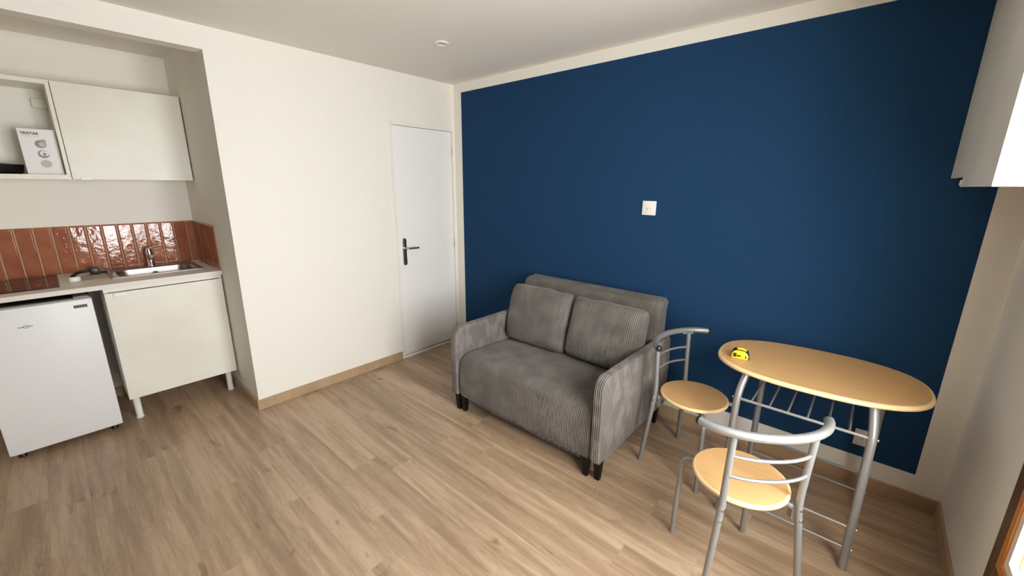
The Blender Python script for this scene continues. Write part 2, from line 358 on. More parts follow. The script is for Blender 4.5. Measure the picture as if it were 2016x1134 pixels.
for (a, b) in ((ym+0.002, WY1), (WY0, ym-0.002)):
    lf = part('casement', MB().box(W-0.041, W-0.009, b-0.030, b, WZ0+0.045, WZ1-0.02).box(W-0.041, W-0.009, a, a+0.030, WZ0+0.045, WZ1-0.02).box(W-0.041, W-0.009, a+0.030, b-0.030, WZ0+0.045, WZ0+0.075).box(W-0.041, W-0.009, a+0.030, b-0.030, WZ1-0.07, WZ1-0.02), 'orange_wood_sunlit', WN)
    i0, i1, j0, j1 = a+0.030, b-0.030, WZ0+0.075, WZ1-0.07
    part('glazing_bead', MB().box(W-0.036, W-0.020, i1-0.03, i1, j0, j1).box(W-0.036, W-0.020, i0, i0+0.03, j0, j1).box(W-0.036, W-0.020, i0+0.03, i1-0.03, j0, j0+0.03).box(W-0.036, W-0.020, i0+0.03, i1-0.03, j1-0.03, j1), 'cream', lf)
    part('pane', MB().box(W-0.028, W-0.026, i0+0.028, i1-0.028, j0+0.028, j1-0.028), 'glass', lf)

# tiles of the backsplash
def tile_mesh(w, h, t=0.009):
    """pillowed tile lying in the local XZ plane, facing -Y"""
    mb = MB(); nx, nz = 4, 5; ux = [-1, -0.93, -0.80, 0.80, 0.93, 1]; uz = [-1, -0.98, -0.94, 0.94, 0.98, 1]
    P = []
    for b in uz:
        row = []
        for a in ux:
            e = {1: 0.0045, 0.93: 0.0010}.get(abs(a), 0)+{1: 0.0045, 0.98: 0.0010}.get(abs(b), 0)
            row.append((a*w/2, -t+min(e, 0.005), b*h/2))
        P.append(row)
    mb.grid(P)
    me = mb.mesh('tile', smooth=80); me.materials.append(M['tile'])
    # side walls
    bm = bmesh.new(); bm.from_mesh(me); ed = [e for e in bm.edges if e.is_boundary]
    r = bmesh.ops.extrude_edge_only(bm, edges=ed)
    for v in [q for q in r['geom'] if isinstance(q, bmesh.types.BMVert)]: v.co.y = 0
    bmesh.ops.recalc_face_normals(bm, faces=bm.faces)
    bm.to_mesh(me); bm.free()
    if sum(p.normal.y*p.area for p in me.polygons) > 0: me.flip_normals()
    me.polygons.foreach_set('use_smooth', [True]*len(me.polygons)); me.set_sharp_from_angle(angle=math.radians(70))
    max(me.polygons, key=lambda p: p.area).use_smooth = False
    return me
CT = 0.966   # worktop height
TH0, TH1 = CT+0.002, 1.288
part('grout', MB().box(XK, XK+0.0055, YK2, YK, TH0, TH1), 'grout', kw)
part('grout', MB().box(XK, -0.40, YK-0.0055, YK, TH0, TH1), 'grout', ks)
tw = 0.0745; tp = 0.080; th = TH1-TH0-0.003
tmA = tile_mesh(tw, th); tmB = tile_mesh(0.040, th)
bounds = [-1.908-0.048]
yy = YK-0.006-0.0465
o = bpy.data.objects.new('tile', tmB); COL.objects.link(o); o.parent = kw; o.matrix_local = WM[kw].inverted() @ Matrix.Translation((XK, YK-0.030, (TH0+TH1)/2)) @ Matrix.Rotation(PI/2, 4, 'Z')
y = YK-0.053
while y-tw > YK2:
    o = bpy.data.objects.new('tile', tmA); COL.objects.link(o); o.parent = kw
    o.matrix_local = WM[kw].inverted() @ Matrix.Translation((XK, y-tw/2, (TH0+TH1)/2)) @ Matrix.Rotation(PI/2+random.uniform(-.012, .012), 4, 'Z') @ Matrix.Rotation(random.uniform(-.008, .008), 4, 'X')
    y -= tp
x = -0.402
tms = tile_mesh(0.112, th)
for q in range(5):
    o = bpy.data.objects.new('tile', tms); COL.objects.link(o); o.parent = ks
    o.matrix_local = WM[ks].inverted() @ Matrix.Translation((x-0.057-q*0.1175, YK, (TH0+TH1)/2)) @ Matrix.Rotation(random.uniform(-.006, .006), 4, 'Z')

# ------------------------------------------------------------------ kitchen
XW = -0.388   # worktop front edge
SX0, SX1, SY0, SY1 = -0.895, -0.612, -2.425, -2.005   # bowl opening
wt = MB()
for (a, b, c, d) in ((XK+0.010, SX0, YK2+0.003, YK-0.010), (SX1, XW, YK2+0.003, YK-0.003), (SX0, SX1, YK2+0.003, SY0), (SX0, SX1, SY1, YK-0.010)):
    wt.box(a, b, c, d, 0.938, CT)
single('kitchen_worktop', wt, 'worktop', (-0.7, -2.6, 0.938), 'long white laminate worktop carrying the steel sink and the black hob', 'worktop')
# sink
sk = thing('kitchen_sink', (-0.77, -2.215, CT), 'rectangular stainless steel sink set into the white worktop under the chrome tap', 'sink')
ox0, ox1, oy0, oy1 = -0.985, -0.575, -2.468, -1.965
def ring(x0, x1, y0, y1, r, z, n=8): return [(a, b, z) for a, b in rrect(x0, x1, y0, y1, r, n)]
rim = MB().grid([ring(ox0, ox1, oy0, oy1, 0.012, CT+0.0005), ring(ox0, ox1, oy0, oy1, 0.012, CT+0.004), ring(ox0+.006, ox1-.006, oy0+.006, oy1-.006, 0.010, CT+0.0055), ring(SX0-.004, SX1+.004, SY0-.004, SY1+.004, 0.072, CT+0.0035), ring(SX0+.004, SX1-.004, SY0+.004, SY1-.004, 0.068, CT-0.002)], closed_v=True)
part('rim', rim, 'steel', sk, smooth=40)
bow = MB().grid([ring(SX0+.004, SX1-.004, SY0+.004, SY1-.004, 0.068, CT-0.002), ring(SX0+.010, SX1-.010, SY0+.010, SY1-.010, 0.066, CT-0.05), ring(SX0+.016, SX1-.016, SY0+.016, SY1-.016, 0.064, CT-0.12), ring(SX0+.03, SX1-.03, SY0+.03, SY1-.03, 0.055, CT-0.142), ring(SX0+.06, SX1-.06, SY0+.06, SY1-.06, 0.03, CT-0.148)], closed_v=True)
nb = len(bow.v); bow.f.append(tuple(range(nb-36, nb)))
part('bowl', bow, 'steel', sk, smooth=50)
ov = part('overflow', MB().lathe([(0.0, 0.004), (0.017, 0.004), (0.019, 0.0), (0.019, -0.003), (0.0, -0.003)], (SX0+0.018, -2.205, CT-0.045), 20, 'x'), 'steel', sk, smooth=40)
part('overflow_hole', MB().lathe([(0.0, 0.0052), (0.012, 0.0052), (0.012, 0.003), (0.0, 0.003)], (SX0+0.018, -2.205, CT-0.045), 16, 'x'), 'black_plastic', ov)
part('drain', MB().lathe([(0.0, 0.003), (0.035, 0.003), (0.04, 0.0), (0.0, 0.0)], (-0.76, -2.215, CT-0.1475), 24), 'chrome', sk, smooth=40)
# tap
fx, fy = -0.935, -2.213
fc = thing('mixer_tap', (fx, fy, CT+0.005), 'short chrome mixer tap with a lever, standing behind the sink', 'tap')
part('tap_body', MB().lathe([(0.0, 0), (0.027, 0), (0.027, 0.006), (0.023, 0.012), (0.022, 0.075), (0.024, 0.10), (0.021, 0.115), (0.0, 0.118)], (fx, fy, CT+0.005), 24), 'chrome', fc, smooth=45)
part('spout', MB().tube(smooth_path([(fx, fy, CT+0.060), (fx+0.05, fy, CT+0.078), (fx+0.10, fy, CT+0.084), (fx+0.122, fy, CT+0.072)]), [0.016]*8+[0.0145]*11, 16), 'chrome', fc, smooth=50)
part('tap_lever', MB().tube(smooth_path([(fx, fy, CT+0.118), (fx+0.004, fy+0.012, CT+0.138), (fx+0.018, fy+0.065, CT+0.152)]), [0.013, .013, .012, .012, .011, .010, .009, .008, .007, .007, .006, .006, .006], 12), 'chrome', fc, smooth=50)
part('tap_cap', MB().lathe([(0.0, 0.112), (0.019, 0.112), (0.020, 0.125), (0.014, 0.138), (0.0, 0.14)], (fx, fy, CT+0.003), 20), 'chrome', fc, smooth=45)
# hob
hb = thing('hob', (-0.74, -2.84, CT), 'black glass two-zone hob set flat into the worktop beside the tiles', 'hob')
part('hob_glass', MB().prism(rrect(-0.990, -0.502, -2.985, -2.696, 0.006), CT+0.0005, CT+0.006), 'hob', hb, 0.0012, 1)
for (cx, r) in ((-0.86, 0.085), (-0.63, 0.07)):
    c = (cx, -2.84, CT+0.0061)
    mb = MB().grid([[(c[0]+q*math.cos(2*PI*k/40), c[1]+q*math.sin(2*PI*k/40), c[2]) for k in range(40)] for q in (r, r-0.002)], closed_v=True)
    part('zone_ring', mb, 'grey_ink', hb)
# small loose things between hob and sink
bk = thing('plastic_bracket', (-0.79, -2.56, CT), 'small black plastic bracket lying on the worktop between hob and sink', 'bracket')
part('bar', MB().tube(smooth_path([(-0.775, -2.632, CT+0.012), (-0.835, -2.60, CT+0.026), (-0.86, -2.53, CT+0.030)]), 0.010, 8), 'black_plastic', bk, smooth=40)
part('clip', MB().box(-0.895, -0.835, -2.545, -2.498, CT+0.001, CT+0.048), 'black_plastic', bk, 0.006, 2)
part('stub', MB().tube([(-0.845, -2.50, CT+0.014), (-0.835, -2.462, CT+0.012)], 0.009, 10), 'black_plastic', bk, smooth=40)
part('hook_end', MB().tube(smooth_path([(-0.775, -2.632, CT+0.012), (-0.755, -2.637, CT+0.006), (-0.72, -2.625, CT+0.0055)]), 0.0055, 8), 'black_plastic', bk, smooth=40)
bgm = MB(); P = []
for i in range(15):
    row = []
    for j in range(13):
        u, v = i/14, j/12
        z = CT+0.004+0.030*math.sin(PI*u)*math.sin(PI*v)*(0.65+0.6*noise.noise(Vector((u*5, v*5, 3.1))))
        row.append((-0.80+0.17*u+0.008*noise.noise(Vector((v*4, u*3, 1))), -2.60+0.13*v+0.01*noise.noise(Vector((u*4, v*3, 7))), max(z, CT+0.0015)))
    P.append(row)
bgm.grid(P)
single('plastic_bag', bgm, 'film', (-0.72, -2.54, CT), 'crumpled clear plastic bag lying on the worktop left of the sink', 'bag', smooth=60)
cp = MB(); cp.prism([(0.028*math.cos(a), 0.024*math.sin(a)) for a in [PI*k/14 for k in range(15)]], 0, 0.03)
mt = Matrix.Translation((-0.645, -2.625, CT+0.001)) @ Matrix.Rotation(math.radians(-75), 4, 'Z')
cp.v = [tuple(mt @ Vector(v)) for v in cp.v]
single('white_cap', cp, 'plastic_white', (-0.645, -2.625, CT), 'small white half-round plastic cap on the worktop in front of the black bracket', 'cap', bevel=0.005, seg=2)

# sink base cabinet
CY0, CY1 = -2.525, -1.907
bc = thing('sink_cabinet', (-0.7, (CY0+CY1)/2, 0), 'white one-door base cabinet on round legs beneath the sink', 'cabinet')
part('side_panel', MB().box(-0.98, -0.412, CY0, CY0+0.016, 0.185, 0.9375), 'white_in', bc)
part('side_panel', MB().box(-0.98, -0.412, CY1-0.016, CY1, 0.185, 0.9375), 'white_in', bc)
part('bottom_panel', MB().box(-0.98, -0.412, CY0+0.016, CY1-0.016, 0.185, 0.201), 'white_in', bc)
part('top_rail', MB().box(-0.42, -0.400, CY0, CY1-0.006, 0.914, 0.9375), 'white_lam', bc)
dr = part('cabinet_door', MB().box(-0.410, -0.391, CY0+0.001, CY1-0.008, 0.188, 0.909), 'white_lam', bc, 0.001, 1)
part('pull_tab', MB().box(-0.412, -0.379, CY0+0.042, CY0+0.100, 0.9085, 0.911).box(-0.383, -0.379, CY0+0.042, CY0+0.100, 0.888, 0.911), 'plastic_white', dr, 0.001, 1)
for (lx, ly) in ((-0.508, -2.487), (-0.508, -1.948), (-0.90, -2.487), (-0.90, -1.948)):
    lg = part('leg', MB().lathe([(0.0, 0.012), (0.019, 0.012), (0.019, 0.185), (0.0, 0.185)], (lx, ly, 0), 18), 'plastic_white', bc, smooth=40)
    part('leg_foot', MB().lathe([(0.0, 0.0), (0.021, 0.0), (0.021, 0.009), (0.017, 0.012), (0.0, 0.012)], (lx, ly, 0), 18), 'plastic_white', lg, smooth=40)
# fridge
FY0, FY1 = -3.056, -2.580
fr = thing('fridge', (-0.66, (FY0+FY1)/2, 0), 'small white under-counter fridge standing left of the sink cabinet', 'fridge')
part('fridge_body', MB().box(-0.93, -0.435, FY0+0.003, FY1-0.003, 0.025, 0.885), 'fridge', fr, 0.006, 2)
part('fridge_top', MB().box(-0.93, -0.425, FY0+0.002, FY1-0.002, 0.886, 0.903), 'black_plastic', fr, 0.003, 1)
fd = part('fridge_door', MB().box(-0.425, -0.372, FY0, FY1, 0.056, 0.900), 'fridge', fr, 0.004, 2)
part('door_top_trim', MB().box(-0.424, -0.379, FY0+0.001, FY1-0.002, 0.9002, 0.909), 'fridge_grey', fd, 0.002, 1)
part('hinge_cap', MB().prism([(-0.47, FY1-0.075), (-0.385, FY1-0.075), (-0.378, FY1-0.012), (-0.40, FY1-0.005), (-0.47, FY1-0.02)], 0.9092, 0.919), 'silver', fd, 0.002, 1)
part('gasket', MB().box(-0.435, -0.425, FY0+0.012, FY1-0.012, 0.07, 0.885), 'fridge_grey', fd)
for (lx, ly) in ((-0.46, FY0+0.04), (-0.46, FY1-0.04), (-0.88, FY0+0.04), (-0.88, FY1-0.04)):
    part('foot', MB().lathe([(0.0, 0.0), (0.018, 0.0), (0.018, 0.012), (0.012, 0.026), (0.0, 0.026)], (lx, ly, 0), 14), 'black_plastic', fr, smooth=40)
FX = -0.372
part('badge', MB().box(FX, FX+0.0008, -2.662, -2.605, 0.8525, 0.870), 'purple_ink', fd, label='dark purple badge')
# script of the badge: a row of pale strokes, too small to read
part('badge_lettering', MB().box(FX+0.0008, FX+0.0011, -2.656, -2.645, 0.859, 0.861).box(FX+0.0008, FX+0.0011, -2.642, -2.634, 0.859, 0.863).box(FX+0.0008, FX+0.0011, -2.631, -2.622, 0.858, 0.862).box(FX+0.0008, FX+0.0011, -2.619, -2.611, 0.859, 0.863), 'grey_ink', fd)
lgm = MB(); ly, lz = -2.858, 0.790
lgm.box(FX, FX+0.0007, ly-0.032, ly-0.011, lz-0.0015, lz+0.0015).box(FX, FX+0.0007, ly+0.011, ly+0.024, lz-0.0005, lz+0.0025)
lgm.grid([[(FX+0.0007, ly+q*math.cos(2*PI*k/24), lz+q*0.78*math.sin(2*PI*k/24)) for k in range(24)] for q in (0.0115, 0.0088)], closed_v=True)
lgm.box(FX, FX+0.0007, ly-0.0012, ly+0.0012, lz-0.005, lz+0.005)
part('logo', lgm, 'ink', fd, label='black line and ring emblem')

# wall cabinets in the kitchen niche
UZ0, UZ1 = 1.598, 2.163
uc = thing('wall_cabinet', (-0.86, -2.216, UZ0), 'white wall cabinet with a closed door above the sink', 'cabinet')
a, b = -2.522, -1.909
part('cabinet_body', MB().box(XK, -0.742, a, a+0.016, UZ0, UZ1).box(XK, -0.742, b-0.016, b, UZ0, UZ1).box(XK, -0.742, a+0.016, b-0.016, UZ0, UZ0+0.016).box(XK, -0.742, a+0.016, b-0.016, UZ1-0.016, UZ1).box(XK, XK+0.004, a+0.016, b-0.016, UZ0+0.016, UZ1-0.016), 'white_in', uc)
ud = part('cabinet_door', MB().box(-0.741, -0.722, a+0.001, b+0.001, UZ0-0.003, UZ1), 'white_lam', uc, 0.001, 1)
part('pull_tab', MB().box(-0.742, -0.712, a+0.035, a+0.088, UZ0-0.0055, UZ0-0.0032).box(-0.715, -0.712, a+0.035, a+0.088, UZ0-0.0055, UZ0+0.008), 'plastic_white', ud, 0.001, 1)
oc = thing('open_wall_cabinet', (-0.86, -2.83, UZ0), 'doorless white wall cabinet holding the printed box and the black pan', 'cabinet')
a, b = -3.128, -2.5245
part('side_panel', MB().box(XK, -0.722, b-0.017, b, UZ0-0.006, UZ1), 'white_lam', oc)
part('side_panel', MB().box(XK, -0.722, a, a+0.017, UZ0-0.006, UZ1), 'white_lam', oc)
part('bottom_panel', MB().box(XK, -0.722, a+0.017, b-0.017, UZ0-0.004, UZ0+0.024), 'white_lam', oc)
part('top_panel', MB().box(XK, -0.722, a+0.017, b-0.017, UZ1-0.024, UZ1), 'white_lam', oc)
part('back_panel', MB().box(XK, XK+0.004, a+0.017, b-0.017, UZ0+0.024, UZ1-0.024), 'white_in', oc)
part('hinge_plate', MB().box(-0.80, -0.765, b-0.021, b-0.017, 2.055, 2.085), 'plastic_white', oc, 0.001, 1)
part('hanger_box', MB().box(XK+0.004, XK+0.030, b-0.085, b-0.018, 2.03, 2.085), 'white_in', oc, 0.003, 1)
SZ = UZ0+0.024
# printed carton
bx = thing('carton_box', (-0.82, -2.622, SZ), 'white printed carton standing in the open wall cabinet', 'box', rz=0.0)
part('carton', MB().box(-0.87, -0.782, -2.700, -2.549, SZ, 1.886), 'paper', bx, 0.001, 1)
BXF = -0.782
def bxm(y, z): return Matrix(((0, 0, 1, BXF+0.0003), (1, 0, 0, y), (0, 1, 0, z), (0, 0, 0, 1)))
text_mesh('brand_lettering', 'TRISTAR', 0.0195, 'ink', bx, bxm(-2.690, 1.853), bold=0.0006)
sl = MB(); yq = -2.687
for wq in (0.012, 0.007, 0.015, 0.004, 0.011, 0.009):
    sl.box(BXF-0.0002, BXF+0.0005, yq, yq+wq, 1.8425, 1.8455); yq += wq+0.0028
part('small_print', sl, 'pale_ink', bx)
def disc(cy, cz, ry, rz, m, nm, x=BXF+0.0006, ry2=0):
    part(nm, MB().prism([(cy+ry*math.cos(2*PI*k/24), cz+rz*math.sin(2*PI*k/24)) for k in range(24)], BXF-0.0002, x, 'x'), m, bx)
disc(-2.618, 1.800, 0.024, 0.023, 'grey_ink', 'picture'); disc(-2.612, 1.798, 0.014, 0.014, 'pale_ink', 'picture_detail', BXF+0.0009); disc(-2.604, 1.818, 0.011, 0.010, 'olive_ink', 'picture_detail', BXF+0.0011)
disc(-2.616, 1.742, 0.024, 0.023, 'grey_ink', 'picture'); disc(-2.612, 1.746, 0.019, 0.015, 'paper', 'picture_detail', BXF+0.0009); disc(-2.612, 1.742, 0.007, 0.009, 'grey_ink', 'picture_detail', BXF+0.0011)
disc(-2.614, 1.686, 0.024, 0.022, 'pale_ink', 'picture')
# black pan
pn = thing('black_pan', (-0.86, -2.83, SZ), 'black pan with a shiny rim in the open wall cabinet left of the box', 'pan')
pc = (-0.87, -2.832, SZ)
part('pan_wall', MB().lathe([(0.0, 0.0), (0.105, 0.0), (0.118, 0.012), (0.126, 0.056), (0.122, 0.056), (0.113, 0.016), (0.0, 0.010)], pc, 36), 'black', pn, smooth=45)
part('pan_rim', MB().lathe([(0.121, 0.056), (0.127, 0.056), (0.128, 0.0595), (0.125, 0.062), (0.121, 0.060)], pc, 36), 'chrome', pn, smooth=45)
part('pan_handle', MB().tube(smooth_path([(-0.87, -2.955, SZ+0.047), (-0.86, -3.02, SZ+0.055), (-0.84, -3.09, SZ+0.055)]), 0.010, 10), 'black_plastic', pn, smooth=45)

# ------------------------------------------------------------------ ceiling spot and sockets
sp = thing('ceiling_spotlight', (0.818, -0.793, H), 'small round white recessed spotlight in the ceiling', 'ceiling light')
part('trim_ring', MB().lathe([(0.030, -0.001), (0.032, -0.008), (0.042, -0.007), (0.046, -0.003), (0.046, 0.0), (0.030, 0.0)], (0.818, -0.793, H), 32), 'plastic_white', sp, smooth=40)
part('lens', MB().lathe([(0.0, -0.004), (0.030, -0.003), (0.030, 0.0), (0.0, 0.0)], (0.818, -0.793, H), 24), 'pale_ink', sp, smooth=40)
def socket(cx, cz, w, label):
    s = thing('wall_socket', (cx, 0, cz), label, 'socket', 'wall sockets')
    h = w/2
    part('cover_plate', MB().box(cx-h, cx+h, -0.0115, -0.001, cz-h, cz+h), 'plastic_white', s, 0.003, 2)
    part('socket_well', MB().lathe([(0.0, -0.0125), (0.0215, -0.0125), (0.0225, -0.0117), (0.0225, -0.011), (0.0, -0.011)], (cx, 0, cz), 28, 'y'), 'plastic_white', s, smooth=40)
    for d in (-0.0095, 0.0095):
        part('pin_hole', MB().lathe([(0.0, -0.0129), (0.0028, -0.0129), (0.0028, -0.012), (0.0, -0.012)], (cx+d, 0, cz-0.004), 12, 'y'), 'ink', s)
    part('earth_pin', MB().lathe([(0.0, -0.016), (0.0015, -0.0158), (0.0024, -0.0145), (0.0024, -0.012), (0.0, -0.012)], (cx, 0, cz+0.008), 10, 'y'), 'satin', s, smooth=40)
socket(1.948, 1.435, 0.093, 'square white socket alone in the middle of the blue wall')
socket(3.240, 0.285, 0.091, 'square white socket low on the blue wall behind the table leg')

# ------------------------------------------------------------------ sofa
PITCH = 0.0108
RS = ((0.0, 0.0), (0.17, 0.0), (0.20, 0.55), (0.31, 0.88), (0.5, 1.0), (0.69, 0.88), (0.80, 0.55), (0.83, 0.0))
def ribs(x0, x1):
    n = max(1, round((x1-x0)/PITCH)); p = (x1-x0)/n; out = []
    for i in range(n):
        for s, hgt in RS: out.append((x0+(i+s)*p, hgt))
    out.append((x1, 0.0)); return out
def densify(pts, n): return smooth_path([(0, a, b) for a, b in pts], n)
def ribbed(prof, x0, x1, amp=0.0050, end=0.02, crown=None, center=None):
    """sweep a (y,z) profile along x with corduroy ribs standing off its surface"""
    pr = [Vector((p.y, p.z)) for p in prof]; nr = []
    cy = sum(p.x for p in pr)/len(pr); cz = sum(p.y for p in pr)/len(pr)
    for i in range(len(pr)):
        t = (pr[min(i+1, len(pr)-1)]-pr[max(i-1, 0)]).normalized(); n = Vector((t.y, -t.x))
        nr.append(n)
    s = sum((pr[i]-Vector((cy, cz))).dot(nr[i]) for i in range(len(pr)))
    if s < 0: nr = [-n for n in nr]
    P = []
    for (x, h) in ribs(x0, x1):
        d = min(x-x0, x1-x); sh = 0.0
        if d < end: sh = -end*(1-math.sqrt(max(0, 1-(1-d/end)**2)))*0.8
        u = (2*x-x0-x1)/(x1-x0); row = []
        for i, p in enumerate(pr):
            q = p+nr[i]*(sh+amp*h); c = crown(u, p) if crown else 0.0
            row.append((x, q.x, q.y+c))
        P.append(row)
    def cap(row, sg):
        my = sum(q[1] for q in row)/len(row); mz = sum(q[2] for q in row)/len(row)
        return [[(q[0]+sg*0.004*(1-f), my+(q[1]-my)*f, mz+(q[2]-mz)*f) for q in row] for f in (0.002, 0.5, 0.9)]
    return MB().grid(cap(P[0], -1)+P+cap(P[-1], 1)[::-1])
sofa = thing('sofa', (1.608, -0.53, 0), 'compact grey-brown corduroy two-seat sofa standing against the blue wall', 'sofa')
AX0, AX1 = 1.012, 2.203; AT = 0.056
IX0, IX1 = AX0+AT+0.002, AX1-AT-0.002
seat_p = densify([(-0.20, 0.13), (-0.195, 0.385), (-0.30, 0.398), (-0.55, 0.410), (-0.76, 0.420), (-0.87, 0.418), (-0.918, 0.402), (-0.938, 0.362), (-0.947, 0.25), (-0.946, 0.165), (-0.936, 0.135), (-0.90, 0.126), (-0.5, 0.124), (-0.21, 0.126)], 4)
part('seat', ribbed(seat_p, IX0, IX1, end=0.03, crown=lambda u, p: 0.014*(1-u**4)*max(0, (p.y-0.25)/0.16)), 'cord', sofa, smooth=75)
base_p = densify([(-0.55, 0.118), (-0.84, 0.118), (-0.893, 0.113), (-0.898, 0.092), (-0.88, 0.082), (-0.55, 0.084)], 3)
part('pull_out_base', ribbed(base_p, IX0+0.03, IX1-0.03), 'cord', sofa, smooth=75)
back_p = densify([(-0.215, 0.13), (-0.212, 0.5), (-0.200, 0.72), (-0.195, 0.81), (-0.180, 0.845), (-0.145, 0.858), (-0.095, 0.855), (-0.072, 0.835), (-0.068, 0.5), (-0.068, 0.13)], 5)
part('backrest', ribbed(back_p, 1.036, 2.160, end=0.028), 'cord', sofa, smooth=75)
def arm(x0, x1):
    # outline from front bottom, up the front, over the top, to the back
    yF, yBk, zB, zT, R = -0.962, -0.075, 0.128, 0.622, 0.075
    ol = [(yF+0.012, zB), (yF, zB+0.02)]+[(yF, zB+(zT-R-zB)*k/8) for k in range(1, 9)]
    ol += [(yF+R-R*math.cos(a), zT-R+R*math.sin(a)) for a in [PI/2*k/8 for k in range(1, 9)]]
    ol += [(yF+R+(yBk-0.02-yF-R)*k/10, zT-0.004*k/10) for k in range(1, 11)]+[(yBk, zT-0.03), (yBk, zB)]
    pr = [Vector((0, a, b)) for a, b in ol]
    g = MB(); cols = ribs(x0, x1); P = []
    cy, cz = -0.5, 0.35
    nr = []
    for i in range(len(pr)):
        t = (pr[min(i+1, len(pr)-1)]-pr[max(i-1, 0)]).normalized(); nr.append(Vector((0, -t.z, t.y)))
    for (x, h) in cols:
        d = min(x-x0, x1-x); e = 0.014; sh = -e*(1-math.sqrt(max(0, 1-(1-min(d, e)/e)**2)))
        P.append([(x, p.y+n.y*(sh+0.0045*h), p.z+n.z*(sh+0.0045*h)) for p, n in zip(pr, nr)])
    g.grid(P)
    # side faces: vertical ribs fading out over the brushed nap
    def top(y): 
        if y < yF+R: return zT-R+math.sqrt(max(0, R*R-(yF+R-y)**2))
        return zT-0.004*(y-yF-R)/(yBk-yF-R)
    for xs, sg in ((x0, -1), (x1, 1)):
        P = []
        for (y, h) in ribs(yF+0.010, yBk):
            zt = top(max(y, yF+0.012))-0.012; row = []
            for k in range(15):
                t = k/14; z = zB+0.002+(zt-zB-0.002)*t
                fade = 0.55+0.45*noise.noise(Vector((y*6, z*6, xs*3)))
                bl = 0.006*min(1, (y-yF)/0.06)*min(1, 4*t+0.1, 4*(1-t)+0.05)
                row.append((xs+sg*(bl-0.003+0.0030*h*max(0.15, fade)), y, z))
            P.append(row)
        g.grid(P)
    g.box(x0+0.006, x1-0.006, yF+0.03, yBk-0.002, zB+0.001, zB+0.01)
    return g
for (a, b) in ((AX0, AX0+AT), (AX1-AT, AX1)):
    part('armrest', arm(a, b), 'velvet', sofa, smooth=70)
def sleg(x, y, h=0.13, w0=0.022, w1=0.014):
    return MB().grid([[(x-w1, y-w1, 0), (x+w1, y-w1, 0), (x+w1, y+w1, 0), (x-w1, y+w1, 0)], [(x-w0, y-w0, h), (x+w0, y-w0, h), (x+w0, y+w0, h), (x-w0, y+w0, h)]], closed_v=True)
for (x, y, h) in ((1.046, -0.922, 0.13), (1.100, -0.915, 0.125), (2.105, -0.918, 0.125), (2.172, -0.905, 0.13), (2.172, -0.150, 0.13), (1.046, -0.150, 0.13)):
    mb = sleg(x, y, h); mb.f += [(3, 2, 1, 0), (4, 5, 6, 7)]
    part('leg', mb, 'black', sofa, 0.0015, 1)
def cushion(name, cx, label, w, h, t, y0, z0, lean, tilt, seed):
    root = thing(name, (cx, y0, z0), label, 'cushion', 'sofa back cushions'); mb = MB()
    R = Matrix.Translation((cx, y0, z0)) @ Matrix.Rotation(tilt, 4, 'Y') @ Matrix.Rotation(-lean, 4, 'X')
    cols = ribs(-w/2, w/2); rows = 40
    for sg in (-1, 1):
        P = []
        for (x, hh) in cols:
            u = 2*x/w; row = []
            for k in range(rows+1):
                s = k/rows; v = -math.cos(PI*s); vv = v
                prof = max(0, (1-abs(u)**7))**0.5*max(0, (1-abs(v)**7))**0.5
                wr_ = 0.010*noise.noise(Vector((u*1.6+seed, v*1.4, sg)))+0.004*noise.noise(Vector((u*5+seed, v*2.0, 4+sg)))
                y = sg*(t/2*prof*(1+0.12*(1-u*u)*(1-v*v)-0.10*v) + (0.0050*hh+wr_)*min(1, prof*1.6))
                cor = 1-0.018*(u*u)*(v*v)
                xx = x*(1-0.035*abs(v)**9); zz = h/2+vv*h/2*(1-0.05*abs(u)**9)
                zz += -0.010*max(0, v)*noise.noise(Vector((u*2+seed, 2, 5)))
                row.append(tuple(R @ Vector((xx, y, zz))))
            P.append(row)
        mb.grid(P)
    part('cover', mb, 'cord', root, smooth=75, weld=True)
    # seam cord around the outline
    return root
cushion('sofa_cushion', 1.333, 'corduroy back cushion on the sofa half nearer the door', 0.535, 0.430, 0.165, -0.430, 0.424, math.radians(14), 0.0, 1.3)
cushion('sofa_cushion', 1.873, 'corduroy back cushion on the sofa half nearer the table', 0.530, 0.420, 0.165, -0.416, 0.424, math.radians(15), math.radians(0.6), 5.7)

